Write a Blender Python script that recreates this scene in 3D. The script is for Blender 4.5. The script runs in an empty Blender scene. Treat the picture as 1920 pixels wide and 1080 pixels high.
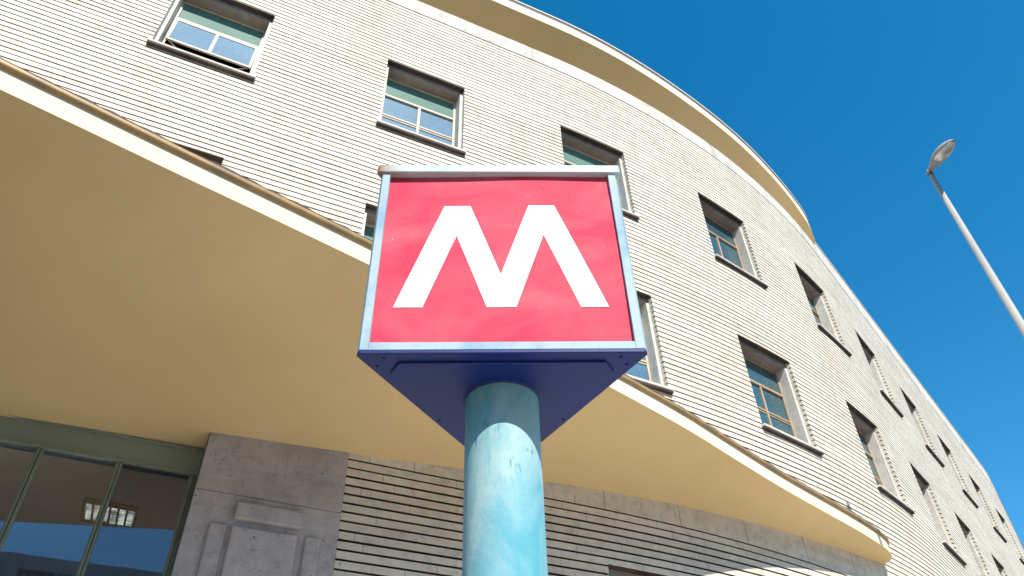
import bpy, bmesh, math, random
from mathutils import Vector, Matrix
import numpy as np
random.seed(7)
C = bpy.context.scene.collection
rad = math.radians

# ------------------------------------------------------------------ camera, sky, sun, exposure
U = 1.25            # metres per façade unit
EYE = 1.6
cam_d = bpy.data.cameras.new('Camera'); cam = bpy.data.objects.new('Camera', cam_d); C.objects.link(cam)
F_PX, VPX, VPY = 1424.35, 909.13, -1062.01
cam_d.sensor_width = 36; cam_d.lens = 36 * F_PX / 1920; cam_d.clip_start = 0.05; cam_d.clip_end = 2000
_u = Vector((VPX - 960, -(VPY - 540), -F_PX)).normalized()
_y = (Vector((0, 0, -1)) - Vector((0, 0, -1)).dot(_u) * _u).normalized()
_x = _y.cross(_u)
cam.matrix_world = Matrix((_x, _y, _u)).to_4x4()
cam.location = (0, 0, EYE)
bpy.context.scene.camera = cam

SUN_AZ, SUN_EL = 23.0, 46.5      # degrees to the right of straight behind the camera, and above the horizon
sun_dir = Vector((math.sin(rad(SUN_AZ)) * math.cos(rad(SUN_EL)), -math.cos(rad(SUN_AZ)) * math.cos(rad(SUN_EL)), math.sin(rad(SUN_EL))))
sl = bpy.data.lights.new('sun', 'SUN'); sl.energy = 4.8; sl.angle = rad(0.5); sl.color = (1.0, 0.955, 0.87)
so = bpy.data.objects.new('sun', sl); C.objects.link(so)
so.rotation_euler = sun_dir.to_track_quat('Z', 'Y').to_euler(); so.location = (0, -20, 40)

w = bpy.data.worlds.new('World'); bpy.context.scene.world = w; w.use_nodes = True
nt = w.node_tree; nt.nodes.clear()
wo = nt.nodes.new('ShaderNodeOutputWorld'); bg = nt.nodes.new('ShaderNodeBackground')
sky = nt.nodes.new('ShaderNodeTexSky'); sky.sky_type = 'NISHITA'; sky.sun_disc = False
sky.sun_elevation = rad(SUN_EL); sky.sun_rotation = math.atan2(sun_dir.x, sun_dir.y)
sky.air_density = 1.0; sky.dust_density = 0.15; sky.ozone_density = 3.2
hs = nt.nodes.new('ShaderNodeHueSaturation'); hs.inputs['Saturation'].default_value = 1.37; hs.inputs['Value'].default_value = 1.0
hs.inputs['Hue'].default_value = 0.487
nt.links.new(sky.outputs[0], hs.inputs['Color']); nt.links.new(hs.outputs[0], bg.inputs[0]); nt.links.new(bg.outputs[0], wo.inputs[0])
bg.inputs[1].default_value = 0.14
vs = bpy.context.scene.view_settings
bpy.context.scene.display_settings.display_device = 'sRGB'
vs.view_transform = 'Standard'; vs.look = 'None'; vs.gamma = 1; vs.exposure = 0.58

# ------------------------------------------------------------------ helpers
def tag(o, label=None, cat=None, group=None, kind=None):
    if label: o['label'] = label
    if cat: o['category'] = cat
    if group: o['group'] = group
    if kind: o['kind'] = kind
    return o
def empty(name, loc=(0, 0, 0)):
    o = bpy.data.objects.new(name, None); C.objects.link(o); o.location = loc; o.empty_display_size = 0.3
    return o
class MB:
    """collects faces in world metres"""
    def __init__(s): s.v = []; s.f = []; s.uv = []; s.mi = []; s.cur = 0
    def vert(s, p): s.v.append(tuple(p)); return len(s.v) - 1
    def face(s, pts, uv=None):
        n = len(s.v); s.v += [tuple(p) for p in pts]; s.f.append(tuple(range(n, n + len(pts)))); s.mi.append(s.cur)
        s.uv += uv if uv else [(0, 0)] * len(pts)
    def box(s, fn, a, b, nx=1):
        """box a..b in local coordinates, mapped by fn; nx cuts along the first axis"""
        (x0, y0, z0), (x1, y1, z1) = a, b
        xs = [x0 + (x1 - x0) * i / nx for i in range(nx + 1)]
        for i in range(nx):
            p, q = xs[i], xs[i + 1]
            s.face([fn(p, y0, z0), fn(q, y0, z0), fn(q, y0, z1), fn(p, y0, z1)])
            s.face([fn(q, y1, z0), fn(p, y1, z0), fn(p, y1, z1), fn(q, y1, z1)])
            s.face([fn(p, y0, z1), fn(q, y0, z1), fn(q, y1, z1), fn(p, y1, z1)])
            s.face([fn(p, y1, z0), fn(q, y1, z0), fn(q, y0, z0), fn(p, y0, z0)])
        s.face([fn(x0, y1, z0), fn(x0, y0, z0), fn(x0, y0, z1), fn(x0, y1, z1)])
        s.face([fn(x1, y0, z0), fn(x1, y1, z0), fn(x1, y1, z1), fn(x1, y0, z1)])
    def build(s, name, mat, parent=None, merge=True, smooth=False, bevel=0, fixn=True):
        me = bpy.data.meshes.new(name); me.from_pydata(s.v, [], s.f)
        l = me.uv_layers.new(name='UVMap')
        if len(s.uv) == len(l.data): l.data.foreach_set('uv', np.array(s.uv, dtype=np.float32).ravel())
        if len(s.mi) == len(me.polygons): me.polygons.foreach_set('material_index', s.mi)
        bm = bmesh.new(); bm.from_mesh(me)
        if merge: bmesh.ops.remove_doubles(bm, verts=bm.verts, dist=1e-5)
        if fixn: bmesh.ops.recalc_face_normals(bm, faces=bm.faces)
        if smooth:
            for f in bm.faces: f.smooth = True
        bm.to_mesh(me); bm.free()
        if isinstance(mat, (list, tuple)):
            for m in mat: me.materials.append(m)
        else: me.materials.append(mat)
        o = bpy.data.objects.new(name, me); C.objects.link(o)
        if bevel:
            md = o.modifiers.new('bevel', 'BEVEL'); md.width = bevel; md.segments = 2; md.limit_method = 'ANGLE'
        if parent is not None:
            o.parent = parent
            # matrices of the empties: vertices are world coordinates, so cancel the parent's location
            q = parent; off = Vector((0, 0, 0))
            while q is not None: off -= q.location; q = q.parent
            o.location = off
        return o

# ------------------------------------------------------------------ materials
def new_mat(name):
    m = bpy.data.materials.new(name); m.use_nodes = True; n = m.node_tree.nodes; b = n['Principled BSDF']
    return m, m.node_tree, b
def N(t, typ, **kw):
    n = t.nodes.new(typ)
    for k, v in kw.items():
        if k.startswith('i_'): n.inputs[k[2:].replace('_', ' ')].default_value = v
        else: setattr(n, k, v)
    return n
def ramp(t, fac, stops, interp='LINEAR'):
    r = t.nodes.new('ShaderNodeValToRGB'); r.color_ramp.interpolation = interp
    e = r.color_ramp.elements
    while len(e) < len(stops): e.new(0.5)
    for k, (p, c) in enumerate(stops):
        e[k].position = p; e[k].color = (c, c, c, 1) if isinstance(c, (int, float)) else (*c, 1)
    t.links.new(fac, r.inputs[0]); return r.outputs[0]
def mix(t, fac, a, b, blend='MIX'):
    m = t.nodes.new('ShaderNodeMix'); m.data_type = 'RGBA'; m.blend_type = blend
    for sock, v in ((m.inputs[0], fac), (m.inputs[6], a), (m.inputs[7], b)):
        if isinstance(v, (int, float)): sock.default_value = v
        elif isinstance(v, tuple): sock.default_value = (*v, 1) if len(v) == 3 else v
        else: t.links.new(v, sock)
    return m.outputs[2]
def mth(t, op, a, b=None, c=None):
    m = t.nodes.new('ShaderNodeMath'); m.operation = op
    for k, v in enumerate((a, b, c)):
        if v is None: continue
        if isinstance(v, (int, float)): m.inputs[k].default_value = v
        else: t.links.new(v, m.inputs[k])
    return m.outputs[0]
def noise(t, scale, detail=4, rough=0.55, vec=None, stretch=None, dist=0.0):
    tc = t.nodes.new('ShaderNodeTexCoord'); src = tc.outputs['Object'] if vec is None else vec
    if stretch:
        mp = t.nodes.new('ShaderNodeMapping'); mp.inputs['Scale'].default_value = stretch; t.links.new(src, mp.inputs[0]); src = mp.outputs[0]
    n = N(t, 'ShaderNodeTexNoise', i_Scale=scale, i_Detail=detail, i_Roughness=rough, i_Distortion=dist); t.links.new(src, n.inputs['Vector'])
    return n.outputs['Fac']
def bump(t, b, h, strength=0.3, dist=0.01):
    n = t.nodes.new('ShaderNodeBump'); n.inputs['Strength'].default_value = strength; n.inputs['Distance'].default_value = dist
    t.links.new(h, n.inputs['Height']); t.links.new(n.outputs[0], b.inputs['Normal'])

def travertine(name, base, alt, courses=True, stain=0.35, bm=0.35, slo=0.54, pt=0.17, rough=0.75, pits=0.5, joint=0.9):
    m, t, b = new_mat(name)
    col = mix(t, ramp(t, noise(t, 1.3, 5), [(0.3, 0), (0.7, 1)]), base, alt)
    if courses:
        uvn = t.nodes.new('ShaderNodeUVMap'); sep = t.nodes.new('ShaderNodeSeparateXYZ'); t.links.new(uvn.outputs[0], sep.inputs[0])
        row = mth(t, 'FLOOR', sep.outputs[1])
        wn = t.nodes.new('ShaderNodeTexWhiteNoise'); wn.noise_dimensions = '1D'; t.links.new(row, wn.inputs['W'])
        wn2 = t.nodes.new('ShaderNodeTexWhiteNoise'); wn2.noise_dimensions = '1D'; t.links.new(mth(t, 'ADD', row, 37.3), wn2.inputs['W'])
        ln = mth(t, 'ADD', 0.75, mth(t, 'MULTIPLY', wn2.outputs[0], 0.6))
        uu = mth(t, 'ADD', mth(t, 'DIVIDE', sep.outputs[0], ln), mth(t, 'MULTIPLY', wn.outputs[0], 9.0))
        idx = mth(t, 'FLOOR', uu); fr = mth(t, 'FRACT', uu)
        cv = t.nodes.new('ShaderNodeCombineXYZ'); t.links.new(idx, cv.inputs[0]); t.links.new(row, cv.inputs[1])
        w3 = t.nodes.new('ShaderNodeTexWhiteNoise'); w3.noise_dimensions = '2D'; t.links.new(cv.outputs[0], w3.inputs['Vector'])
        col = mix(t, 1.0, col, ramp(t, w3.outputs[0], [(0, (0.88, 0.87, 0.86)), (0.5, (0.96, 0.955, 0.945)), (1, (1.04, 1.03, 1.015))]), 'MULTIPLY')
        dk = mth(t, 'LESS_THAN', fr, 0.008)
        col = mix(t, mth(t, 'MULTIPLY', dk, joint), col, (0.16, 0.14, 0.12))
    # fine horizontal veins, streaky rain stains, small pits
    v = ramp(t, noise(t, 2.6, 6, 0.7, stretch=(1, 1, 9)), [(0.42, 0), (0.62, 1)])
    col = mix(t, mth(t, 'MULTIPLY', v, 0.22), col, tuple(c * 0.80 for c in base))
    s = ramp(t, noise(t, 1.1, 7, 0.68, stretch=(2.6, 2.6, 0.45), dist=0.4), [(slo, 0), (slo + 0.18, 1)])
    col = mix(t, mth(t, 'MULTIPLY', s, stain), col, (0.30, 0.265, 0.235))
    tc = t.nodes.new('ShaderNodeTexCoord')
    vo = N(t, 'ShaderNodeTexVoronoi', i_Scale=16.0); t.links.new(tc.outputs['Object'], vo.inputs['Vector'])
    pm = mth(t, 'MULTIPLY', mth(t, 'LESS_THAN', vo.outputs['Distance'], 0.13), ramp(t, noise(t, 3.0, 4, 0.7), [(0.56, 0), (0.60, 1)]))
    col = mix(t, mth(t, 'MULTIPLY', pm, pits), col, (0.07, 0.06, 0.055))
    col = mix(t, mth(t, 'MULTIPLY', ramp(t, noise(t, 0.55, 6, 0.7), [(0.50, 0), (0.68, 1)]), 0.38), col, tuple(a_ * b_ for a_, b_ in zip(base, (0.80, 0.70, 0.58))))
    col = mix(t, 1.0, col, ramp(t, noise(t, 7.0, 8, 0.75), [(0.32, (0.74, 0.73, 0.73)), (0.5, (0.97, 0.96, 0.96)), (0.7, (1.05, 1.05, 1.05))]), 'MULTIPLY')
    vo2 = N(t, 'ShaderNodeTexVoronoi', i_Scale=55.0); t.links.new(tc.outputs['Object'], vo2.inputs['Vector'])
    pm2 = mth(t, 'MULTIPLY', mth(t, 'LESS_THAN', vo2.outputs['Distance'], pt), ramp(t, noise(t, 4.0, 5, 0.75, stretch=(1, 1, 2)), [(0.50, 0), (0.62, 1)]))
    col = mix(t, mth(t, 'MULTIPLY', pm2, pits * 0.8), col, (0.09, 0.075, 0.07))
    t.links.new(col, b.inputs['Base Color']); b.inputs['Roughness'].default_value = rough
    b.inputs['Specular IOR Level'].default_value = 0.25
    bump(t, b, mth(t, 'SUBTRACT', noise(t, 30, 4, 0.7), mth(t, 'MULTIPLY', pm, 0.6)), bm, 0.004) if bm else None
    return m
def painted(name, base, alt, scale=3.0, rough=0.6, spec=0.4, lo=0.4, hi=0.65, stretch=None, fine=0.12, b_str=0.15):
    m, t, b = new_mat(name)
    col = mix(t, ramp(t, noise(t, scale, 6, 0.62, stretch=stretch), [(lo, 0), (hi, 1)]), base, alt)
    col = mix(t, mth(t, 'MULTIPLY', ramp(t, noise(t, scale * 14, 5, 0.7), [(0.55, 0), (0.75, 1)]), fine), col, tuple(c * 0.45 for c in base))
    t.links.new(col, b.inputs['Base Color']); b.inputs['Roughness'].default_value = rough; b.inputs['Specular IOR Level'].default_value = spec
    if b_str: bump(t, b, noise(t, scale * 9, 4), b_str, 0.003)
    return m

M = {}
M['slats'] = travertine('travertine_slats', (0.70, 0.645, 0.545), (0.76, 0.70, 0.59), stain=0.24, joint=0.6, bm=0)
M['band'] = travertine('stained_band_travertine', (0.66, 0.62, 0.55), (0.74, 0.70, 0.62), courses=False, stain=0.62, pits=0.7, bm=0, slo=0.47)
M['recess_shade'] = travertine('recess_shade_travertine', (0.21, 0.175, 0.16), (0.34, 0.295, 0.27), courses=False, stain=0.5, pits=0.7)  # darker stone colour that carries the window recess shade
M['groove_shade_joint'] = painted('shade_dark_groove_joint_stone', (0.045, 0.036, 0.028), (0.10, 0.085, 0.068), 5, 0.9, 0.1)  # near-black colour paints the groove shade deeper; also colours the band joints
M['stone'] = travertine('travertine_plain', (0.64, 0.60, 0.53), (0.70, 0.66, 0.585), courses=False, stain=0.25, pits=0.5)
M['panel'] = travertine('grey_brown_travertine', (0.36, 0.33, 0.33), (0.55, 0.505, 0.50), courses=False, stain=0.5, pits=1.0, pt=0.27)
M['lintel'] = travertine('weathered_shade_travertine', (0.030, 0.021, 0.018), (0.085, 0.062, 0.052), courses=False, stain=0.2, pits=0.9)  # weathering plus underside shade, both put into a near-black colour
M['sill'] = travertine('stained_travertine', (0.60, 0.56, 0.49), (0.70, 0.65, 0.58), courses=False, stain=0.45, pits=0.8)
M['soffit'] = painted('ochre_plaster', (0.64, 0.475, 0.235), (0.73, 0.555, 0.285), 0.33, 0.85, 0.15, 0.3, 0.7, fine=0.04, b_str=0.08)
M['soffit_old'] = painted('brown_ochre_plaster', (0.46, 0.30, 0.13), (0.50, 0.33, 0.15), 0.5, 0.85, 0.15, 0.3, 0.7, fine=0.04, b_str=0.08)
M['fascia'] = painted('cream_plaster', (0.74, 0.655, 0.47), (0.78, 0.70, 0.52), 1.2, 0.8, 0.15, fine=0.05, b_str=0.08)
M['gutter'] = painted('ochre_metal', (0.36, 0.225, 0.085), (0.20, 0.14, 0.08), 2.5, 0.5, 0.4, 0.45, 0.7)
M['flashing'] = painted('dark_flashing', (0.10, 0.08, 0.07), (0.16, 0.13, 0.11), 3, 0.6, 0.3)
M['coping'] = painted('pale_coping', (0.66, 0.62, 0.55), (0.72, 0.68, 0.6), 3, 0.7, 0.2)
M['frame'] = painted('cream_painted_metal', (0.56, 0.48, 0.36), (0.48, 0.37, 0.26), 4, 0.5, 0.4, 0.5, 0.75)
M['green'] = painted('green_grey_metal', (0.21, 0.25, 0.19), (0.24, 0.275, 0.22), 1.5, 0.45, 0.4, fine=0.1)
M['room'] = painted('lobby_paint', (0.50, 0.48, 0.58), (0.54, 0.52, 0.62), 0.8, 0.8, 0.2)
M['roofing'] = painted('roof_felt', (0.2, 0.19, 0.18), (0.26, 0.25, 0.23), 0.5, 0.9, 0.2)
def frosted(name, col, rough):
    m, t, b = new_mat(name)
    c = mix(t, ramp(t, noise(t, 1.1, 3), [(0.35, 0), (0.65, 1)]), col, tuple(k * 1.25 for k in col))
    c = mix(t, mth(t, 'MULTIPLY', ramp(t, noise(t, 26, 4, 0.7), [(0.57, 0), (0.70, 1)]), 0.3), c, (0.40, 0.48, 0.53))
    t.links.new(c, b.inputs['Base Color']); b.inputs['Roughness'].default_value = rough; b.inputs['IOR'].default_value = 1.6
    b.inputs['Specular IOR Level'].default_value = 0.12 if rough > 0.2 else 0.5
    return m
M['frosted'] = frosted('frosted_glass', (0.075, 0.165, 0.25), 0.5)  # blue sky reflection is put into the base colour
M['top_pane'] = frosted('greenish_frosted_glass', (0.105, 0.19, 0.155), 0.6)
M['clear'] = frosted('dark_teal_glass', (0.035, 0.085, 0.10), 0.12)
M['shade_frame'] = painted('shade_toned_painted_metal', (0.42, 0.31, 0.20), (0.30, 0.21, 0.14), 4, 0.5, 0.4, 0.5, 0.75)  # browner copy of the frame colour, shade of the right-hand windows painted in
def shop_glass():
    m = bpy.data.materials.new('clear_glass'); m.use_nodes = True; t = m.node_tree; t.nodes.clear()
    o = t.nodes.new('ShaderNodeOutputMaterial'); mx = t.nodes.new('ShaderNodeMixShader'); g = t.nodes.new('ShaderNodeBsdfGlossy'); tr = t.nodes.new('ShaderNodeBsdfTransparent')
    fr = N(t, 'ShaderNodeFresnel', i_IOR=2.0)
    g.inputs['Roughness'].default_value = 0.015; g.inputs['Color'].default_value = (0.85, 0.92, 1, 1); tr.inputs['Color'].default_value = (0.62, 0.66, 0.68, 1)
    t.links.new(fr.outputs[0], mx.inputs[0]); t.links.new(tr.outputs[0], mx.inputs[1]); t.links.new(g.outputs[0], mx.inputs[2]); t.links.new(mx.outputs[0], o.inputs[0])
    return m
M['glass'] = shop_glass()

# ------------------------------------------------------------------ the façade line (a straight run, a curve, a straight run)
A1, A2, A3, S0, S1, S2 = 26.4792, 51.7652, 56.2088, 2.0019, 9.2109, 22.295
SS = np.linspace(-14, 46, 6001)
th = np.where(SS < S0, A1, np.where(SS < S1, A1 + (A2 - A1) * (SS - S0) / (S1 - S0), A2)) + (A3 - A2) * np.clip(SS - S2, 0, 1)
th = np.radians(th); ds = SS[1] - SS[0]
XX = np.concatenate([[0], np.cumsum((np.cos(th[1:]) + np.cos(th[:-1])) / 2 * ds)]); YY = np.concatenate([[0], np.cumsum((np.sin(th[1:]) + np.sin(th[:-1])) / 2 * ds)])
XX += -1.2153 - np.interp(0, SS, XX); YY += 5.6476 - np.interp(0, SS, YY)
def ang(s): return float(np.interp(s, SS, th))
def W(s, o, h):
    """façade coordinates (along, outward, height above eye, in units) -> world metres"""
    a = ang(s)
    return Vector(((float(np.interp(s, SS, XX)) + o * math.sin(a)) * U, (float(np.interp(s, SS, YY)) - o * math.cos(a)) * U, EYE + h * U))
def chord(s0, s1):
    """flat frame between two façade points: local x along, y outward, z height (units)"""
    p, q = W(s0, 0, 0), W(s1, 0, 0); d = (q - p).normalized(); n = Vector((d.y, -d.x, 0)); L = (q - p).length / U
    return (lambda x, y, z: p + d * x * U + n * y * U + Vector((0, 0, z * U))), L
GROUND_H = -EYE / U

PITCH, TOP = 0.0756, 10.4635
HT1, HS1, HT2, HS2 = 9.0059, 7.554, 6.1732, 4.7228
WC, WP, WW = -2.9527, 2.5844, 1.0971
HT3, HS3 = 2.61, 1.16
S_LEFT, S_RIGHT = -12.0, 44.0
S_PIER = -1.285; S_PIER2 = -0.19; H_BAY = 3.35; S_CEND = 6.65
GD, LAYER = 0.040, 0.070
holes = []
for i in range(-2, 18):
    s = WC + i * WP
    holes.append((s, s + WW, HS1, HT1, 1, i)); holes.append((s, s + WW, HS2, HT2, 2, i))
holes.append((WC + 2 * WP, WC + 2 * WP + WW, HS3, HT3, 3, 2))

building = empty('station_building', W(3, 0, GROUND_H))
tag(building, 'curved travertine building with grooved walls, deep ochre canopy and square windows', 'building')

# columns and levels of the wall grid
cols = {S_LEFT, S_RIGHT, S_PIER, S_PIER2, S_CEND, S0, S1, S2, S2 + 1}
for h in holes: cols |= {h[0], h[1]}
cols |= set(np.linspace(S0, S1, 43)) | set(np.linspace(S2, S2 + 1, 4))
cols = sorted(cols); cols = [c for k, c in enumerate(cols) if k == 0 or c - cols[k - 1] > 1e-3]
lev = {GROUND_H, H_BAY, 3.13, 3.72, 10.8, 11.01, TOP}
k = 1
while TOP - k * PITCH > GROUND_H:
    g = TOP - (k - 1) * PITCH
    wob = random.uniform(-0.003, 0.0025)
    lev |= {g, g - 0.0160 + wob}
    k += 1
grooves = sorted((x, y) for x, y in zip(sorted(lev), sorted(lev)[1:]))
for h in holes: lev |= {h[2], h[3]}
lev = sorted(lev); lev = [c for q, c in enumerate(lev) if q == 0 or c - lev[q - 1] > 4e-4]
def cell(sm, hm):
    for (a, b, z0, z1, r, i) in holes:
        if a < sm < b and z0 < hm < z1: return None
    if sm < S_PIER and hm < H_BAY: return None
    if S_PIER < sm < S_PIER2 and hm < H_BAY: return None
    if hm > TOP: return 0.0
    if sm < S_CEND and 3.13 < hm < 3.72: return 0.0
    n = (TOP - hm) / PITCH
    return -GD if (n - math.floor(n)) * PITCH < 0.0168 else 0.0
wall = MB()
nc, nl = len(cols) - 1, len(lev) - 1
G = [[cell((cols[i] + cols[i + 1]) / 2, (lev[j] + lev[j + 1]) / 2) for j in range(nl)] for i in range(nc)]
def PT(i, o, j): return W(cols[i], o, lev[j])
_cache = {}
def WI(i, o, j):
    key = (i, round(o, 4), j)
    if key not in _cache: _cache[key] = tuple(PT(i, o, j))
    return _cache[key]
for i in range(nc):
    for j in range(nl):
        o = G[i][j]
        vv = [(TOP - lev[j] ) / PITCH, (TOP - lev[j + 1]) / PITCH]
        mid = math.floor((vv[0] + vv[1]) / 2) + 0.5
        u0, u1 = cols[i] * U, cols[i + 1] * U
        if o is not None:
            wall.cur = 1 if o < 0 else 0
            wall.face([WI(i, o, j), WI(i + 1, o, j), WI(i + 1, o, j + 1), WI(i, o, j + 1)], [(u0, mid), (u1, mid), (u1, mid), (u0, mid)])
        if j + 1 < nl:
            p = G[i][j + 1]; a = -LAYER if o is None else o; b = -LAYER if p is None else p
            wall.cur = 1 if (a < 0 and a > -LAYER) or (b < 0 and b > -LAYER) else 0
            if a != b: wall.face([WI(i, a, j + 1), WI(i + 1, a, j + 1), WI(i + 1, b, j + 1), WI(i, b, j + 1)], [(u0, mid), (u1, mid), (u1, mid), (u0, mid)])
        if i + 1 < nc:
            p = G[i + 1][j]; a = -LAYER if o is None else o; b = -LAYER if p is None else p
            wall.cur = 0
            if a != b: wall.face([WI(i + 1, a, j), WI(i + 1, b, j), WI(i + 1, b, j + 1), WI(i + 1, a, j + 1)], [(u1, mid)] * 4)
wall.cur = 0
# far end, back and parapet top, so that the block is closed
DEEP = -7.0
ends = [cols[0], cols[-1]]
for s in ends: wall.face([W(s, 0, GROUND_H), W(s, DEEP, GROUND_H), W(s, DEEP, 11.01), W(s, 0, 11.01)])
for i in range(nc):
    wall.face([W(cols[i], DEEP, GROUND_H), W(cols[i + 1], DEEP, GROUND_H), W(cols[i + 1], DEEP, 11.01), W(cols[i], DEEP, 11.01)])
    wall.face([W(cols[i], 0, 11.01), W(cols[i + 1], 0, 11.01), W(cols[i + 1], -0.3, 11.01), W(cols[i], -0.3, 11.01)])
    wall.face([W(cols[i], -0.3, 11.01), W(cols[i + 1], -0.3, 11.01), W(cols[i + 1], -0.3, 10.7), W(cols[i], -0.3, 10.7)])
wall.build('wall', [M['slats'], M['groove_shade_joint']], building, merge=False, fixn=False)
rf = MB()
for i in range(nc):
    rf.face([W(cols[i], -0.3, 10.75), W(cols[i + 1], -0.3, 10.75), W(cols[i + 1], DEEP, 10.75), W(cols[i], DEEP, 10.75)])
rf.build('roof', M['roofing'], building)

# plain stone band under the cornice, standing 6 mm proud, cut in blocks
fz = MB(); s = S_LEFT; segs = []
while s < S_RIGHT - 0.1:
    e = min(s + random.uniform(0.75, 1.05), S_RIGHT); segs.append((s, e)); s = e
for a, b in segs:
    fz.box(W, (a + 0.0015, -0.02, TOP + 0.001), (b - 0.0015, 0.006, 10.798), 4 if a < S1 and b > S0 else 1)
fz.build('stone_band', M['band'], building)
cp = MB()
for i in range(nc):
    if cols[i] > 8.8: cp.box(W, (cols[i], -0.34, 11.012), (cols[i + 1], 0.015, 11.04))
cp.build('coping', M['coping'], building)

# ------------------------------------------------------------------ projecting slabs with tapering plan
def slab(tab, z_out, z_in_fn, thick, s_list, inner):
    return
def interp(tab, s): return float(np.interp(s, [a for a, b in tab], [b for a, b in tab]))
CAN = [(-12.0, 4.60), (-2.80, 2.401), (-2.39, 2.306), (-1.94, 2.198), (-1.35, 2.062), (-0.62, 1.888), (0.5, 1.585), (1.69, 1.255), (2.48, 1.01), (3.24, 0.765), (4.03, 0.560), (4.99, 0.400), (5.50, 0.340), (6.05, 0.275), (6.32, 0.235), (6.47, 0.195), (6.56, 0.150), (6.63, 0.085), (6.65, 0.035), (6.655, 0.0)]
def smooth_tab(tab, keep):
    s = np.array([a for a, b in tab]); d = np.array([b for a, b in tab])
    return s, d
ZW = [(-12.0, 2.72), (-3, 3.055), (-1.279, 3.114), (-0.211, 3.172), (0.832, 3.245), (1.649, 3.288), (3.196, 3.352), (4.312, 3.392), (5.632, 3.437), (6.5, 3.485), (6.76, 3.495)]
ZC, ZTOP = 3.505, 3.665
can_s = sorted(set([-12, -9, -6] + list(np.arange(-4, 6.01, 0.2)) + [6.1, 6.2, 6.3, 6.38, 6.44, 6.49, 6.53, 6.57, 6.60, 6.625, 6.64, 6.648, 6.655]))
_cs = np.array([a for a, b in CAN]); _cd = np.array([b for a, b in CAN])
def catmull(tab):
    xs = np.array([a for a, b in tab]); ys = np.array([b for a, b in tab])
    m = np.gradient(ys, xs)
    def f(x):
        k = int(np.clip(np.searchsorted(xs, x) - 1, 0, len(xs) - 2)); h = xs[k + 1] - xs[k]; t = (x - xs[k]) / h
        return float((2*t**3 - 3*t**2 + 1)*ys[k] + (t**3 - 2*t**2 + t)*h*m[k] + (-2*t**3 + 3*t**2)*ys[k+1] + (t**3 - t**2)*h*m[k+1])
    return f
can_d = catmull(CAN)
zw = catmull(ZW)
def zsoff(s, o):
    """height of the sloping soffit"""
    D = max(can_d(s), 1e-3); z = zw(s); return z + (ZC - z) * o / D if D > 0.02 else ZC
sf = MB(); fa = MB(); gt = MB()
for a, b in zip(can_s, can_s[1:]):
    da, db = max(can_d(a), 0), max(can_d(b), 0)
    za, zb = zw(a), zw(b)
    ia = ib = 0.004
    na = -0.32 if b <= S_PIER + 0.08 else 0.0
    def q(s, o): return W(s, o, zsoff(s, o))
    steps = 6
    for r in range(steps):
        f0, f1 = r / steps, (r + 1) / steps
        sf.face([q(a, da * f0), q(b, db * f0), q(b, db * f1), q(a, da * f1)])
    fa.face([W(a, da, ZC), W(b, db, ZC), W(b, db, ZTOP), W(a, da, ZTOP)])
    fa.face([W(a, da, ZTOP), W(b, db, ZTOP), W(b, 0, ZTOP + 0.05), W(a, 0, ZTOP + 0.05)])
# the soffit runs on over the recessed glazing
bs = [S_LEFT] + list(np.linspace(-6, S_PIER, 12))
for a, b in zip(bs, bs[1:]):
    sf.face([W(a, 0, zsoff(a, 0)), W(b, 0, zsoff(b, 0)), W(b, -0.30, zsoff(b, -0.30)), W(a, -0.30, zsoff(a, -0.30))])
canopy = fa.build('canopy', M['fascia'], building)
# round the lower edge with a thin drip rim: soffit is a sub-part
sf.build('soffit', M['soffit'], canopy, fixn=False, smooth=True)
gpts = [(0.0, 0.014), (0.010, 0.0), (0.022, 0.004), (0.028, 0.018), (0.028, 0.036), (0.022, 0.046), (0.0, 0.050)]
for a, b in zip(can_s, can_s[1:]):
    if b > 6.63: continue
    da, db = max(can_d(a), 0), max(can_d(b), 0)
    for (o0, z0), (o1, z1) in zip(gpts, gpts[1:]):
        gt.face([W(a, da + o0, ZTOP + z0 - 0.012), W(b, db + o0, ZTOP + z0 - 0.012), W(b, db + o1, ZTOP + z1 - 0.012), W(a, da + o1, ZTOP + z1 - 0.012)])
gt.build('gutter', M['gutter'], canopy, smooth=True)
fl = MB(); fine = [-12, -8] + list(np.arange(-4, 6.58, 0.07)); wb = {q_: random.choice((0, 0, 0.003, 0.006, 0.012)) for q_ in fine}
for a, b in zip(fine, fine[1:]):
    da, db = max(can_d(a), 0), max(can_d(b), 0)
    fl.face([W(a, da + 0.002, ZTOP + 0.046), W(b, db + 0.002, ZTOP + 0.046), W(b, db + 0.008, ZTOP + 0.056 + wb[b]), W(a, da + 0.008, ZTOP + 0.056 + wb[a])])
    fl.face([W(a, da + 0.008, ZTOP + 0.056 + wb[a]), W(b, db + 0.008, ZTOP + 0.056 + wb[b]), W(b, db - 0.06, ZTOP + 0.066), W(a, da - 0.06, ZTOP + 0.066)])
fl.build('flashing', M['flashing'], canopy)

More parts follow.
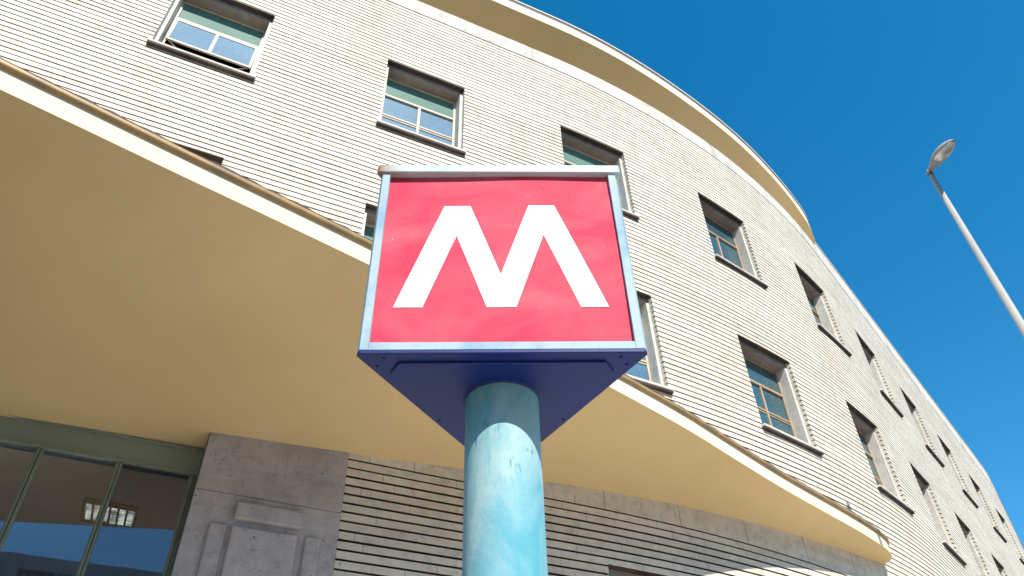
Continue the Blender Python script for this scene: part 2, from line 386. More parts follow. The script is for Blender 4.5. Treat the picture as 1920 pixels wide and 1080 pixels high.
COR = [(-12, 0.36), (-2, 0.31), (1.02, 0.299), (2.91, 0.296), (4.76, 0.245), (6.48, 0.202), (7.78, 0.153), (8.60, 0.122), (9.04, 0.098), (9.25, 0.065), (9.33, 0.035), (9.35, 0.0)]
ZK = 11.17
cor_d = catmull(COR)
cor_s = sorted(set([-12, -6] + list(np.arange(-2, 8.61, 0.2)) + [8.7, 8.85, 9.0, 9.1, 9.18, 9.25, 9.29, 9.32, 9.34, 9.35]))
cf, cs, cl, cc2 = MB(), MB(), MB(), MB()
for a, b in zip(cor_s, cor_s[1:]):
    da, db = max(cor_d(a), 0), max(cor_d(b), 0)
    def r4(mb, o0, z0, o1, z1):
        mb.face([W(a, da + o0, z0), W(b, db + o0, z0), W(b, db + o1, z1), W(a, da + o1, z1)])
    ka, kb = (10.8 + (ZK - 10.8) * min(1, d / 0.15) for d in (da, db))     # the coved soffit dies into the wall at its end
    cf.face([W(a, da, ka), W(b, db, kb), W(b, db, ZK + 0.21), W(a, da, ZK + 0.21)])
    cf.face([W(a, da, ZK + 0.21), W(b, db, ZK + 0.21), W(b, -0.3, ZK + 0.25), W(a, -0.3, ZK + 0.25)])
    cf.face([W(a, -0.3, ZK + 0.25), W(b, -0.3, ZK + 0.25), W(b, -0.3, 10.7), W(a, -0.3, 10.7)])
    for r in range(3):
        f0, f1 = r / 3, (r + 1) / 3
        cs.face([W(a, da * f0, 10.8 + (ka - 10.8) * f0), W(b, db * f0, 10.8 + (kb - 10.8) * f0), W(b, db * f1, 10.8 + (kb - 10.8) * f1), W(a, da * f1, 10.8 + (ka - 10.8) * f1)])
    if b < 9.30:
        r4(cl, 0.001, ZK + 0.212, 0.001, ZK + 0.272); r4(cl, 0.001, ZK + 0.272, -0.1, ZK + 0.277)
        r4(cc2, 0.014, ZK + 0.277, 0.016, ZK + 0.303); r4(cc2, 0.016, ZK + 0.303, -0.2, ZK + 0.306); r4(cc2, 0.014, ZK + 0.277, -0.1, ZK + 0.2775)
cornice = cf.build('cornice', M['fascia'], building)
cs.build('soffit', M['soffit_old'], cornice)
cl.build('flashing', M['flashing'], cornice)
cc2.build('drip_edge', M['coping'], cornice)

# ------------------------------------------------------------------ windows
def make_window(s0, s1, z0, z1, row, i):
    L_, n = chord(s0, s1)
    fn, Lw = L_, n
    e = 0.05
    m = MB()
    T = 0.040; TT = 0.075; D0, D1 = -LAYER + 0.0015, -0.34
    m.cur = 1; m.box(fn, (-e, D1, z1 - TT), (Lw + e, D0, z1 + e)); m.cur = 0      # lintel, its soffit shade put into a darker stone
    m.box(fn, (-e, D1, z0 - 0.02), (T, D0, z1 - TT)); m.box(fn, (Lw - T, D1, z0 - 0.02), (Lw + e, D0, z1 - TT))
    m.box(fn, (T, D1, z0 - 0.02), (Lw - T, D0, z0 + 0.015))
    near = s0 < 12
    win = m.build('window', [M['stone'], M['recess_shade']], building, bevel=0.006 if near else 0)
    sl = MB(); sl.box(fn, (-0.030, -0.24, z0 + 0.012), (Lw + 0.030, 0.052, z0 + 0.045)); sl.build('sill', M['sill'], win, bevel=0.006 if near else 0)
    dr = MB(); dr.box(fn, (-0.024, -0.06, z0 - 0.018), (Lw + 0.024, 0.046, z0 + 0.0115)); dr.build('sill_shade_strip', M['lintel'], win, bevel=0.006 if near else 0)  # dark strip added under the sill to deepen its shade
    # weathered slat band over the opening, its underside shade painted in
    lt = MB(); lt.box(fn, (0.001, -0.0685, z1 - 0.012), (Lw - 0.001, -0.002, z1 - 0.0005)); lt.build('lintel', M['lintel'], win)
    # frame
    y0, y1 = -0.245, -0.215
    zb, zt = z0 + 0.045, z1 - TT
    xa, xb = T, Lw - T
    tr = z1 - 0.485; br = z1 - 0.90; fw = 0.030; xm = (xa + xb) / 2
    f = MB()
    f.box(fn, (xa, y0, zb), (xa + fw, y1, zt)); f.box(fn, (xb - fw, y0, zb), (xb, y1, zt))
    f.box(fn, (xa + fw, y0, zt - fw), (xb - fw, y1, zt)); f.box(fn, (xa + fw, y0, zb), (xb - fw, y1, zb + fw))
    f.box(fn, (xa + fw, y0, tr - 0.020), (xb - fw, y1 + 0.012, tr + 0.004)); f.box(fn, (xa + fw, y0, tr + 0.012), (xb - fw, y1, tr + 0.032))
    opened = (row == 1 and i == 0)
    hasmid = not (row == 1 and i in (3,))
    if opened:
        # top-hung sash pushed out at the foot
        zs = tr - 0.024; hgt = zs - (zb + 0.37); out = 0.06
        def sfn(x, y, z):   # z 0..hgt measured down from the hinge
            t = z / hgt; return fn(x, y1 + out * t + y, zs - z * 0.985)
        f2 = MB(); F = 0.030
        for (a, b) in (((xa + fw, -0.012, 0), (xb - fw, 0.012, F)), ((xa + fw, -0.012, hgt - F), (xb - fw, 0.012, hgt)),
                       ((xa + fw, -0.012, F), (xa + fw + F, 0.012, hgt - F)), ((xb - fw - F, -0.012, F), (xb - fw, 0.012, hgt - F)),
                       ((xm - 0.018, -0.010, F), (xm + 0.018, 0.010, hgt - F))):
            f2.box(sfn, a, b)
        p = MB(); p.box(sfn, (xa + fw + F, -0.004, F), (xm - 0.018, 0.004, hgt - F)); p.box(sfn, (xm + 0.018, -0.004, F), (xb - fw - F, 0.004, hgt - F))
        sash = f2.build('sash', M['frame'], win, bevel=0.003)
        p.build('sash_pane', M['frosted'], win)
        f.box(fn, (xa + fw, y0, zs - hgt - 0.03), (xb - fw, y1, zs - hgt))
        for xs in (xa + fw + 0.02, xb - fw - 0.02):
            st = MB(); P0, P1 = fn(xs, y1 + out, zs - hgt), fn(xs + (0.20 if xs < xm else -0.20), y1, zs - hgt - 0.10)
            dv = (P1 - P0); nn = Vector((0, 0, 0.02))
            ss = dv.cross(nn).normalized() * 0.008
            st.face([P0 - ss, P1 - ss, P1 - ss + nn, P0 - ss + nn]); st.face([P0 + ss, P1 + ss, P1 + ss + nn, P0 + ss + nn])
            st.face([P0 - ss, P1 - ss, P1 + ss, P0 + ss]); st.face([P0 - ss + nn, P1 - ss + nn, P1 + ss + nn, P0 + ss + nn])
            st.build('stay', M['flashing'], win)
        pn = MB(); pn.box(fn, (xa + fw, -0.236, zb + fw), (xb - fw, -0.230, zs - hgt - 0.03)); pn.build('pane', M['frosted'], win)
    else:
        f.box(fn, (xm - 0.019, y0, zb + fw), (xm + 0.019, y1 + 0.006, tr - 0.020))
        if hasmid:
            for (a, b) in ((xa + fw, xm - 0.019), (xm + 0.019, xb - fw)):
                f.box(fn, (a, y0, br - 0.010), (b, y1 + 0.004, br + 0.014)); f.box(fn, (a, y0, br - 0.042), (b, y1 - 0.004, br - 0.024))
        pn = MB()
        for (a, b) in ((xa + fw, xm - 0.019), (xm + 0.019, xb - fw)):
            pn.box(fn, (a, -0.236, zb + fw), (b, -0.230, tr - 0.020))
        pn.build('pane', M['clear' if i >= 3 else 'frosted'], win)
    f.build('frame', M['shade_frame' if i >= 3 else 'frame'], win, bevel=0.003 if near else 0)
    tp = MB(); tp.box(fn, (xa + fw, -0.236, tr + 0.032), (xb - fw, -0.230, zt - fw)); tp.build('top_pane', M['clear' if i >= 3 else 'top_pane'], win)
    return win
for (a, b, z0, z1, r, i) in holes:
    if (i < 0 and r == 1 and i < -1) or (i < -1): pass
    make_window(a, b, z0, z1, r, i)

# ------------------------------------------------------------------ smooth stone panel with carved relief, beside the glazing
def zs(s): return zw(s)
sp = MB()
sp.box(W, (S_PIER + 0.004, -0.34, GROUND_H), (S_PIER2 - 0.004, 0.014, 2.646)); sp.box(W, (S_PIER + 0.004, -0.34, 2.650), (S_PIER2 - 0.004, 0.014, 3.30))
panel = sp.build('stone_panel', M['panel'], building, bevel=0.004)
rl = MB()
rl.box(W, (-0.973, 0.010, 2.455), (-0.482, 0.062, 2.585), 6)
rl.box(W, (-0.972, 0.010, 0.6), (-0.500, 0.050, 2.405), 2)
rl.box(W, (-1.126, 0.010, 0.6), (-1.006, 0.040, 2.408)); rl.box(W, (-0.440, 0.010, 0.6), (-0.325, 0.040, 2.414))
rl.build('relief', M['panel'], panel, bevel=0.034)
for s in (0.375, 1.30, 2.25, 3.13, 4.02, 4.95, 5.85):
    bandj = MB(); bandj.box(W, (s, -0.01, 3.132), (s + 0.0035, 0.0012, zsoff(s, 0))); bandj.build('band_joint', M['groove_shade_joint'], building)

# ------------------------------------------------------------------ recessed glazing
GO = -0.185
gl = MB()
gl.box(W, (S_LEFT, -0.24, 2.85), (S_PIER, GO, 3.16))                 # header
gl.box(W, (S_LEFT, GO, 3.035), (S_PIER - 0.002, GO + 0.018, 3.05)); gl.box(W, (S_LEFT, GO, 2.842), (S_PIER - 0.002, GO + 0.012, 2.862))
front = gl.build('glazed_front', M['green'], building)
mull_s = [-1.307 - 0.5255 * k for k in range(0, 20)]
for k, s in enumerate(mull_s):
    mm = MB(); w0, w1 = (s - 0.028, s + 0.020) if k else (s - 0.030, S_PIER + 0.003)
    mm.box(W, (w0, -0.24, GROUND_H), (w1, GO - 0.012, 2.85)); mm.box(W, (w0 + 0.012, GO - 0.012, GROUND_H), (w0 + 0.022, GO + 0.012, 2.842)); mm.box(W, (w1 - 0.016, GO - 0.012, GROUND_H), (w1 - 0.008, GO + 0.004, 2.842))
    mm.build('mullion', M['green'], front, bevel=0.002)
for a, b in zip(mull_s[1:], mull_s):
    pm = MB(); pm.face([W(a + 0.015, -0.196, 1.72), W(b - 0.022, -0.196, 1.72), W(b - 0.022, -0.228, 2.855), W(a + 0.015, -0.228, 2.855)]); pm.build('pane', M['glass'], front)   # top-hung lights, tipped a little
    pm = MB(); pm.face([W(a + 0.015, -0.215, GROUND_H), W(b - 0.022, -0.215, GROUND_H), W(b - 0.022, -0.215, 1.66), W(a + 0.015, -0.215, 1.66)]); pm.build('pane', M['glass'], front)
    tm = MB(); tm.box(W, (a + 0.02, -0.24, 1.66), (b - 0.028, GO - 0.014, 1.72)); tm.build('transom', M['green'], front)
rm = MB()
rm.box(W, (S_LEFT, -4.5, 3.0), (S_PIER, -0.25, 3.10)); rm.box(W, (S_LEFT, -4.55, GROUND_H), (S_PIER, -4.5, 3.1)); rm.box(W, (S_PIER, -4.55, GROUND_H), (S_PIER + 0.05, -0.345, 3.1))
rm.build('lobby', M['room'], building)

# ceiling light seen through the glass
cl_o = empty('ceiling_light', (-1.156 * 3 * U, 2.04 * 3 * U, EYE + 2.995 * U))
tag(cl_o, 'square louvred ceiling light behind the green framed glazing', 'ceiling light')
c0 = Vector((-1.2078, 1.9523, 1)) * 2.995; c1 = Vector((-1.0914, 2.0171, 1)) * 2.995; c3 = Vector((-1.2646, 2.0672, 1)) * 2.995
def LP(a, b, z): 
    v = c0 + (c1 - c0) * a + (c3 - c0) * b; return Vector((v.x * U, v.y * U, EYE + (2.995 - z) * U))
m_, t_, b_ = new_mat('lit_louvre'); b_.inputs['Base Color'].default_value = (0.75, 0.78, 0.75, 1); b_.inputs['Metallic'].default_value = 0.3; b_.inputs['Roughness'].default_value = 0.3
b_.inputs['Emission Color'].default_value = (0.9, 1.0, 0.9, 1)
st_ = ramp(t_, noise(t_, 9, 3), [(0.4, 0.05), (0.6, 0.45)]); t_.links.new(st_, b_.inputs['Emission Strength'])
M['louvre'] = m_
lb = MB()
for r in range(8):
    lb.box(lambda x, y, z: LP(x, y, z), (0.03, 0.04 + r * 0.118, 0.02), (0.97, 0.04 + r * 0.118 + 0.07, 0.028))
lb.build('louvre', M['louvre'], cl_o)
lf = MB()
lf.box(LP, (-0.04, -0.05, 0.0), (1.04, 0.02, 0.04)); lf.box(LP, (-0.04, 0.98, 0.0), (1.04, 1.05, 0.04)); lf.box(LP, (-0.04, 0.02, 0.0), (0.0, 0.98, 0.04)); lf.box(LP, (1.0, 0.02, 0.0), (1.04, 0.98, 0.04))
for k in range(1, 6): lf.box(LP, (k / 6 - 0.022, 0.02, 0.03), (k / 6 + 0.022, 0.98, 0.038))
lf.build('housing', M['flashing'], cl_o)

# ------------------------------------------------------------------ ground
def paving(name, a, b, sc, rough=0.85):
    m, t, bs = new_mat(name)
    tc = t.nodes.new('ShaderNodeTexCoord'); br = N(t, 'ShaderNodeTexBrick', i_Scale=sc); br.inputs['Color1'].default_value = (*a, 1); br.inputs['Color2'].default_value = (*b, 1)
    br.inputs['Mortar'].default_value = tuple(x * 0.4 for x in a) + (1,); br.inputs['Mortar Size'].default_value = 0.012; t.links.new(tc.outputs['Object'], br.inputs['Vector'])
    c = mix(t, mth(t, 'MULTIPLY', noise(t, 0.6, 5), 0.4), br.outputs[0], tuple(x * 0.6 for x in a))
    t.links.new(c, bs.inputs['Base Color']); bs.inputs['Roughness'].default_value = rough
    return m
gm = MB(); gm.face([(-600, -600, 0), (600, -600, 0), (600, 600, 0), (-600, 600, 0)])
tag(gm.build('ground', painted('asphalt', (0.07, 0.062, 0.055), (0.095, 0.083, 0.072), 0.4, 0.9, 0.2)), kind='structure')
pv = MB()
for a, b in zip(can_s, can_s[1:]):
    if a < -2.3: continue  # unseen paving, cut off at left to shape its bounce onto the soffit
    pv.box(W, (a, -0.05, GROUND_H + 0.004), (b, 9.5, GROUND_H + 0.11))
for a, b in zip(np.arange(6.655, 43, 2.0), np.arange(8.655, 45, 2.0)):
    pv.box(W, (a, -0.05, GROUND_H + 0.004), (b, 4.5, GROUND_H + 0.11))
tag(pv.build('pavement', paving('paving_slabs', (0.68, 0.61, 0.56), (0.62, 0.555, 0.51), 1.2)), kind='structure')

# ------------------------------------------------------------------ the metro sign
SG = 1.55
su = Vector((math.cos(rad(2.51)), math.sin(rad(2.51)), 0)); sn = Vector((su.y, -su.x, 0))
smid = Vector((-0.0241, 1.33795, 0))
HALF = 0.3271; INR = HALF * 2 * 0.28868; CH = 0.0126
scen = smid - sn * INR
sign = empty('metro_sign', (scen.x * SG, scen.y * SG, 0.0))
tag(sign, 'red three-sided box sign with a white M on a thick turquoise pole', 'sign')
def SW(u, v, h, rot=0):
    """u along a face, v outward from the face plane, h height above eye in sign units"""
    a = rad(120 * rot); lu, lv = u, INR + v
    x, y = lu, -lv
    x, y = x * math.cos(a) - y * math.sin(a), x * math.sin(a) + y * math.cos(a)
    p = scen + su * x - sn * y
    return Vector((p.x * SG, p.y * SG, EYE + h * SG))
def tri_ring(off, ch):
    """chamfered triangle corners (rot, u) offset outward by off"""
    pts = []
    Lh = HALF + off * 1.7320508
    for r in range(3):
        pts.append((r, -Lh + ch, off)); pts.append((r, Lh - ch, off))
    return pts
def prism(mb, off, ch, h0, h1):
    P = tri_ring(off, ch)
    b = [SW(u, v, h0, r) for r, u, v in P]; t = [SW(u, v, h1, r) for r, u, v in P]; n = len(P)
    mb.face(b); mb.face(t)
    for k in range(n): mb.face([b[k], b[(k + 1) % n], t[(k + 1) % n], t[k]])
M['sign_paint'] = painted('faded_pale_blue_paint', (0.37, 0.48, 0.53), (0.13, 0.28, 0.44), 4.0, 0.6, 0.2, 0.48, 0.74, fine=0.35)
def rusty_cap():
    m, t, b = new_mat('rusting_pale_paint')
    col = mix(t, ramp(t, noise(t, 5, 6, 0.65), [(0.45, 0), (0.7, 1)]), (0.46, 0.56, 0.57), (0.27, 0.38, 0.44))
    tc = t.nodes.new('ShaderNodeTexCoord'); sp = t.nodes.new('ShaderNodeSeparateXYZ'); t.links.new(tc.outputs['Object'], sp.inputs[0])
    k = mth(t, 'MULTIPLY', mth(t, 'SUBTRACT', mth(t, 'ADD', mth(t, 'MULTIPLY', sp.outputs[0], -1.0), mth(t, 'MULTIPLY', noise(t, 14, 5, 0.7), 0.20)), 0.52), 9.0)
    k = t.nodes.new('ShaderNodeClamp'), k
    t.links.new(k[1], k[0].inputs[0])
    col = mix(t, k[0].outputs[0], col, (0.25, 0.13, 0.07))
    t.links.new(col, b.inputs['Base Color']); b.inputs['Roughness'].default_value = 0.5
    return m
M['cap'] = rusty_cap()
M['navy'] = painted('navy_paint', (0.006, 0.020, 0.14), (0.009, 0.024, 0.115), 3, 0.5, 0.25, fine=0.1)
bot = MB(); prism(bot, 0.0, CH, 1.0, 1.010)
bp = bot.build('base_plate', M['navy'], sign, bevel=0.003)
pl = MB()
def plate_ring(off, ch, h0, h1): prism(pl, off, ch, h0, h1)
plate_ring(-0.030, 0.045, 0.9945, 0.9999)
pl.build('hatch', M['navy'], bp, bevel=0.004)
def ico(mb, c, r, n=8):
    for k in range(n):
        a0, a1 = 2 * math.pi * k / n, 2 * math.pi * (k + 1) / n
        for (r0, z0), (r1, z1) in (((1, 0), (0.7, -0.6)), ((0.7, -0.6), (0.0001, -0.8))):
            mb.face([c + Vector((math.cos(a0) * r * r0, math.sin(a0) * r * r0, z0 * r)), c + Vector((math.cos(a1) * r * r0, math.sin(a1) * r * r0, z0 * r)),
                     c + Vector((math.cos(a1) * r * r1, math.sin(a1) * r * r1, z1 * r)), c + Vector((math.cos(a0) * r * r1, math.sin(a0) * r * r1, z1 * r))])
for r in range(3):
    for u in (-0.262, 0.262, 0.0):
        sc_ = MB(); ico(sc_, SW(u, -0.018 if u else -0.012, 1.0, r), 0.006); sc_.build('screw', M['navy'], bp)
frm = MB()
# corner posts and rails
for r in range(3):
    nxt = (r + 1) % 3
    # post at +u end of face r (shared with the -u end of the next face)
    ring = [(r, HALF - 0.0316, 0.0), (r, HALF - CH, 0.0), (nxt, -HALF + CH, 0.0), (nxt, -HALF + 0.0316, 0.0), (nxt, -HALF + 0.0316, -0.022), (r, HALF - 0.0316, -0.022)]
    def rp(h): return [SW(u, v, h, q) for q, u, v in ring]
    b, t = rp(1.0105), rp(1.612); n = len(b)
    frm.face(b); frm.face(t)
    for k in range(n): frm.face([b[k], b[(k + 1) % n], t[(k + 1) % n], t[k]])
    e = HALF - 0.0318
    frm.box(lambda x, y, z: SW(x, y, z, r), (-e, -0.022, 1.0105), (e, -0.0004, 1.031))
    frm.box(lambda x, y, z: SW(x, y, z, r), (-e, -0.022, 1.585), (e, -0.0185, 1.612))
frm.build('frame', M['sign_paint'], sign, bevel=0.0035)
cap = MB(); prism(cap, 0.0065, 0.012, 1.6065, 1.636); 
cap.build('cap', M['cap'], sign, bevel=0.004)
def acrylic(name, base, alt, rough):
    m, t, b = new_mat(name)
    c = mix(t, ramp(t, noise(t, 2.4, 4, 0.55, stretch=(1, 1, 1.6), dist=0.6), [(0.38, 0), (0.66, 1)]), base, alt)
    c = mix(t, mth(t, 'MULTIPLY', ramp(t, noise(t, 60, 3, 0.7), [(0.70, 0), (0.74, 1)]), 0.5), c, (0.8, 0.5, 0.5))
    t.links.new(c, b.inputs['Base Color']); b.inputs['Roughness'].default_value = rough
    b.inputs['Specular IOR Level'].default_value = 0.25
    return m
M['red'] = acrylic('red_acrylic', (0.58, 0.036, 0.082), (0.68, 0.10, 0.135), 0.75)
M['white'] = acrylic('white_film', (0.86, 0.86, 0.86), (0.88, 0.88, 0.88), 0.75)
def bulge(u, h):
    k = (h - 1.03) / 0.575
    return -0.0125 + 0.004 * math.sin(math.pi * min(max(k, 0), 1)) + 0.0024 * math.sin(u * 9 + 0.7) * k * k + 0.0003 * math.sin(u * 23)
MP = [(-0.2520, 1.139), (-0.1845, 1.139), (-0.1110, 1.3745), (-0.0355, 1.139), (0.0335, 1.139), (0.1085, 1.3765), (0.1845, 1.139), (0.2500, 1.139), (0.1420, 1.487), (0.0745, 1.487), (-0.0015, 1.241), (-0.0775, 1.486), (-0.1450, 1.486)]
for r in range(3):
    pm = MB(); NU, NH = 30, 20
    e = HALF - 0.0312; fnp = lambda u, h: SW(u, bulge(u, h), h, r)
    for a in range(NU):
        for b in range(NH):
            u0, u1 = -e + 2 * e * a / NU, -e + 2 * e * (a + 1) / NU; h0, h1 = 1.029 + 0.579 * b / NH, 1.029 + 0.579 * (b + 1) / NH
            pm.face([fnp(u0, h0), fnp(u1, h0), fnp(u1, h1), fnp(u0, h1)])
    pan = pm.build('panel', M['red'], sign, smooth=True)
    mb = MB(); nn = 10
    P = MP
    for q in ((P[0], P[1], P[2], P[12]), (P[12], P[2], P[11], P[11]), (P[2], P[3], P[10], P[11]), (P[3], P[4], P[10], P[10]), (P[4], P[5], P[9], P[10]), (P[5], P[8], P[9], P[9]), (P[5], P[6], P[7], P[8])):
        def bl(a, b):
            k = [(1 - a) * (1 - b), a * (1 - b), a * b, (1 - a) * b]
            u = sum(w_ * p_[0] for w_, p_ in zip(k, q)); h = sum(w_ * p_[1] for w_, p_ in zip(k, q)); return SW(u, bulge(u, h) + 0.0011, h, r)
        for a in range(nn):
            for b in range(nn):
                pts = [bl(a / nn, b / nn), bl((a + 1) / nn, b / nn), bl((a + 1) / nn, (b + 1) / nn), bl(a / nn, (b + 1) / nn)]
                if (pts[2] - pts[3]).length < 1e-6: pts = pts[:3]
                mb.face(pts)
    mb.build('letter', M['white'], pan, smooth=True)
# pole
def lathe(mb, c, prof, n=64):
    for (r0, z0), (r1, z1) in zip(prof, prof[1:]):
        for k in range(n):
            a0, a1 = 2 * math.pi * k / n, 2 * math.pi * (k + 1) / n
            mb.face([(c.x + r0 * math.cos(a0), c.y + r0 * math.sin(a0), z0), (c.x + r0 * math.cos(a1), c.y + r0 * math.sin(a1), z0), (c.x + r1 * math.cos(a1), c.y + r1 * math.sin(a1), z1), (c.x + r1 * math.cos(a0), c.y + r1 * math.sin(a0), z1)])
def pole_paint():
    m, t, b = new_mat('patchy_turquoise_paint')
    c = mix(t, ramp(t, noise(t, 2.2, 6, 0.6, stretch=(1.6, 1.6, 0.7), dist=0.5), [(0.40, 0), (0.60, 1)]), (0.10, 0.36, 0.45), (0.34, 0.51, 0.52))
    c = mix(t, ramp(t, noise(t, 7, 6, 0.7, stretch=(2, 2, 0.6)), [(0.50, 0), (0.75, 1)]), c, (0.15, 0.40, 0.46))
    s = mth(t, 'MULTIPLY', ramp(t, noise(t, 34, 5, 0.75, stretch=(1.4, 1.4, 0.35)), [(0.60, 0), (0.64, 1)]), ramp(t, noise(t, 3.2, 3), [(0.48, 0), (0.58, 1)]))
    c = mix(t, mth(t, 'MULTIPLY', s, 0.7), c, (0.035, 0.13, 0.20))
    t.links.new(c, b.inputs['Base Color']); b.inputs['Roughness'].default_value = 0.6; b.inputs['Specular IOR Level'].default_value = 0.2
    bump(t, b, noise(t, 26, 5, 0.7), 0.5, 0.004)
    return m
M['pole'] = pole_paint()
RP = 0.0865 * SG; pc = Vector((sign.location.x, sign.location.y, 0))
ztop = EYE + SG * 0.9995
pp = MB(); lathe(pp, pc, [(RP, 0.004)] + [(RP, z) for z in (1, 2, 3)] + [(RP, ztop)])
pp.build('pole', M['pole'], sign, smooth=True)
wl = MB(); lathe(wl, pc, [(RP + 0.001, ztop - 0.012), (RP + 0.009, ztop - 0.008), (RP + 0.014, ztop - 0.0005)]); wl.build('weld_collar', M['navy'], sign, smooth=True)
fp = MB(); lathe(fp, pc, [(0.001, 0.02), (RP + 0.09, 0.02), (RP + 0.09, 0.0)], 32); fp.build('foot_plate', M['navy'], sign)

# ------------------------------------------------------------------ street lamp
LR = 8.10
LX, LY = 0.6441 * LR * U, 0.7649 * LR * U; LZ = EYE + (LR / 1.1235) * U
lamp = empty('street_lamp', (LX, LY, 0)); tag(lamp, 'tall pale street lamp with an oval head against the blue sky', 'street lamp')
M['lamp_metal'] = painted('pale_galvanised_metal', (0.34, 0.335, 0.31), (0.40, 0.39, 0.36), 2, 0.6, 0.2, fine=0.0, b_str=0)
M['lamp_grey'] = painted('grey_cast_metal', (0.24, 0.25, 0.27), (0.27, 0.28, 0.30), 2, 0.6, 0.3, fine=0.0, b_str=0.0)
lpm = MB(); lathe(lpm, Vector((LX, LY, 0)), [(0.10, 0.0), (0.10, 0.6), (0.085, 0.62), (0.036, LZ - 0.03), (0.030, LZ - 0.028)], 28)
lpm.build('pole', M['lamp_metal'], lamp, smooth=True)
nk = MB(); lathe(nk, Vector((LX, LY, 0)), [(0.040, LZ - 0.05), (0.040, LZ + 0.03), (0.001, LZ + 0.04)], 20); nk.build('neck', M['lamp_grey'], lamp, smooth=True)
jn = MB(); lathe(jn, Vector((LX, LY, 0)), [(0.043, LZ - 0.075), (0.043, LZ - 0.05)], 20); jn.build('collar', M['flashing'], lamp, smooth=True)
HD = Vector((0.10, -0.50, 0)).normalized(); tilt = rad(1); HA = (HD * math.cos(tilt) + Vector((0, 0, math.sin(tilt)))).normalized(); HS = HD.cross(Vector((0, 0, 1))).normalized(); HU = HS.cross(HA).normalized()
if HU.z < 0: HU = -HU
ROLL = rad(-6); HS, HU = HS * math.cos(ROLL) + HU * math.sin(ROLL), HU * math.cos(ROLL) - HS * math.sin(ROLL)
HL = 0.68; HB = Vector((LX, LY, LZ - 0.01)) - HA * 0.05
def prof(t):
    wd = 0.135 * (math.sin(math.pi * min(t, 1) ** 1.25) ** 0.60) * (0.68 + 0.32 * min(1, t / 0.5) ** 0.8) if 0 < t < 1 else 0.0
    wd = max(wd, 0.035 * (1 - t) ** 2)
    return wd
def headpt(t, a, top):
    wd = prof(t); hu = wd * (0.85 if top else 0.12)
    return HB + HA * (t * HL) + HS * (wd * math.cos(a)) + HU * (hu * math.sin(a) * (1 if top else -1))
def shell(mb, top, t0, t1, scale=1.0, dz=0.0, nt=24, na=16):
    for i in range(nt):
        for j in range(na):
            ta, tb = t0 + (t1 - t0) * i / nt, t0 + (t1 - t0) * (i + 1) / nt; a0, a1 = math.pi * j / na, math.pi * (j + 1) / na
            def hp(t, a): 
                p = headpt(t, a, top)
                if scale != 1.0:
                    ax = HB + HA * (t * HL); p = ax + (p - ax) * scale
                return p + HU * dz
            mb.face([hp(ta, a0), hp(tb, a0), hp(tb, a1), hp(ta, a1)])
hm = MB(); shell(hm, True, 0.0, 0.9995); head = hm.build('lamp_head', M['lamp_metal'], lamp, smooth=True)
hb = MB(); shell(hb, False, 0.0, 0.9995, 0.985); hb.build('underside', M['lamp_grey'], head, smooth=True)
m_, t_, b_ = new_mat('lamp_glass'); b_.inputs['Base Color'].default_value = (0.42, 0.45, 0.45, 1); b_.inputs['Roughness'].default_value = 0.12; b_.inputs['Metallic'].default_value = 0.4
c_ = mix(t_, ramp(t_, noise(t_, 8, 4), [(0.4, 0), (0.6, 1)]), (0.30, 0.32, 0.33), (0.62, 0.64, 0.62)); t_.links.new(c_, b_.inputs['Base Color'])
hl = MB(); shell(hl, False, 0.44, 0.955, 0.84, -0.014, 18, 12); hl.build('lens', m_, head, smooth=True)

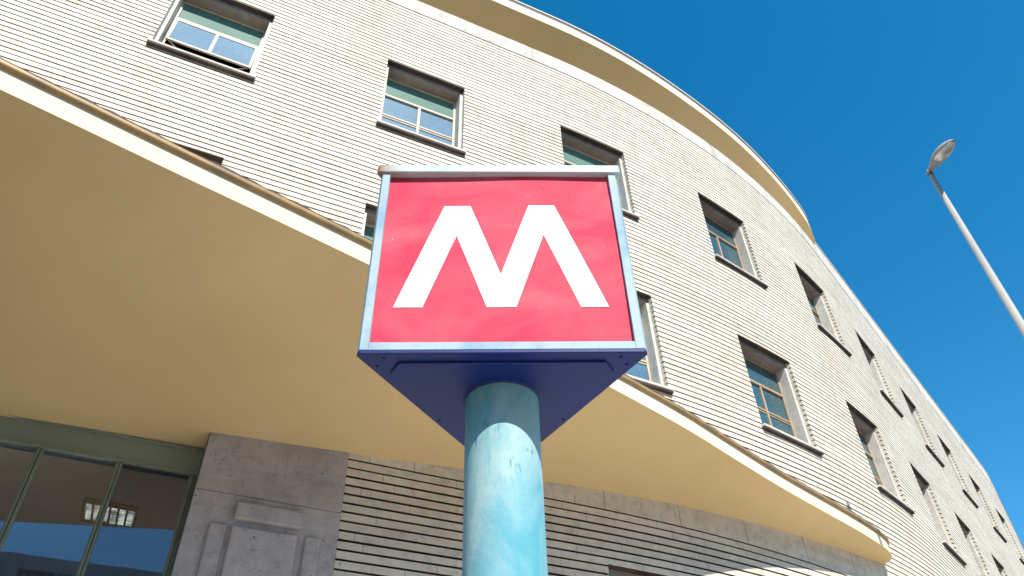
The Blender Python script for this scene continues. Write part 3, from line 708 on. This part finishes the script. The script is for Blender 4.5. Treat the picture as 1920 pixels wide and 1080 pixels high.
# ------------------------------------------------------------------ across the square, seen only as reflections in the glazing
_p0 = W(-2, 0, GROUND_H); _t = Vector((math.cos(rad(A1)), math.sin(rad(A1)), 0)); _n = Vector((_t.y, -_t.x, 0))
OB = lambda x, y, z: _p0 + _t * x + _n * y + Vector((0, 0, z))
ob = empty('office_block', OB(0, 33, 0)); tag(ob, 'plain office block across the square, reflected low in the green framed glazing', 'building')
M['render'] = painted('pale_render', (0.40, 0.42, 0.44), (0.46, 0.47, 0.47), 0.4, 0.85, 0.2)
M['dark_glass'] = painted('dark_window_band', (0.03, 0.05, 0.08), (0.04, 0.06, 0.10), 1, 0.15, 0.5, fine=0, b_str=0)
b_ = MB(); b_.box(OB, (-26, 33, 0), (30, 45, 18.4)); b_.build('wall', M['render'], ob)
for k in range(5):
    b_ = MB(); b_.box(OB, (-25.5, 32.95, 1.2 + 3.45 * k), (29.5, 33.0, 3.9 + 3.45 * k)); b_.build('window_band', M['dark_glass'], ob)
for k in range(12):
    b_ = MB(); x = -25 + k * 4.9; b_.box(OB, (x, 32.7, 0), (x + 0.7, 32.94, 18.3)); b_.build('pilaster', M['render'], ob)
# where the photograph's reflection puts the tree
_g = W(-1.95, -0.21, 2.0); _d = (_g - Vector((0, 0, EYE))).normalized(); _nn = (_n + Vector((0, 0, math.tan(rad(1.6))))).normalized()
_r = _d - _nn * 2 * _d.dot(_nn); _tp = _g + _r * (19 / math.hypot(_r.x, _r.y)); TX, TY, TZ = _tp.x, _tp.y, _tp.z
rnd = random.Random(3)
M['bark'] = painted('bark', (0.09, 0.065, 0.045), (0.13, 0.10, 0.07), 6, 0.9, 0.1)
M['leaf'] = painted('leaves', (0.05, 0.09, 0.025), (0.09, 0.13, 0.04), 1.5, 0.6, 0.3)
tr_o = empty('street_tree', (TX, TY, 0)); tag(tr_o, 'leafy tree in the square, mirrored at the foot of the glazing', 'tree')
tb = MB(); lathe(tb, Vector((TX, TY, 0)), [(0.22, 0), (0.17, 1.5), (0.14, TZ * 0.4), (0.08, TZ * 0.7), (0.02, TZ - 0.8)], 10); tb.build('trunk', M['bark'], tr_o, smooth=True)
lv = MB()
cl = [(Vector((TX, TY, TZ - 2.6)) + Vector((rnd.gauss(0, 0.9), rnd.gauss(0, 0.9), rnd.gauss(0, 0.9))), rnd.uniform(0.4, 0.8)) for _ in range(34)]
for c, r in cl:
    for _ in range(260):
        d = Vector((rnd.gauss(0, 1), rnd.gauss(0, 1), rnd.gauss(0, 1))).normalized() * r * rnd.uniform(0.5, 1.1); p = c + d
        a = Vector((rnd.gauss(0, 1), rnd.gauss(0, 1), rnd.gauss(0, 1))).normalized(); b2 = a.cross(Vector((rnd.random(), rnd.random(), rnd.random()))).normalized()
        lv.face([p - a * 0.06, p + b2 * 0.035, p + a * 0.06, p - b2 * 0.035])
lv.build('crown', M['leaf'], tr_o, merge=False, fixn=False)
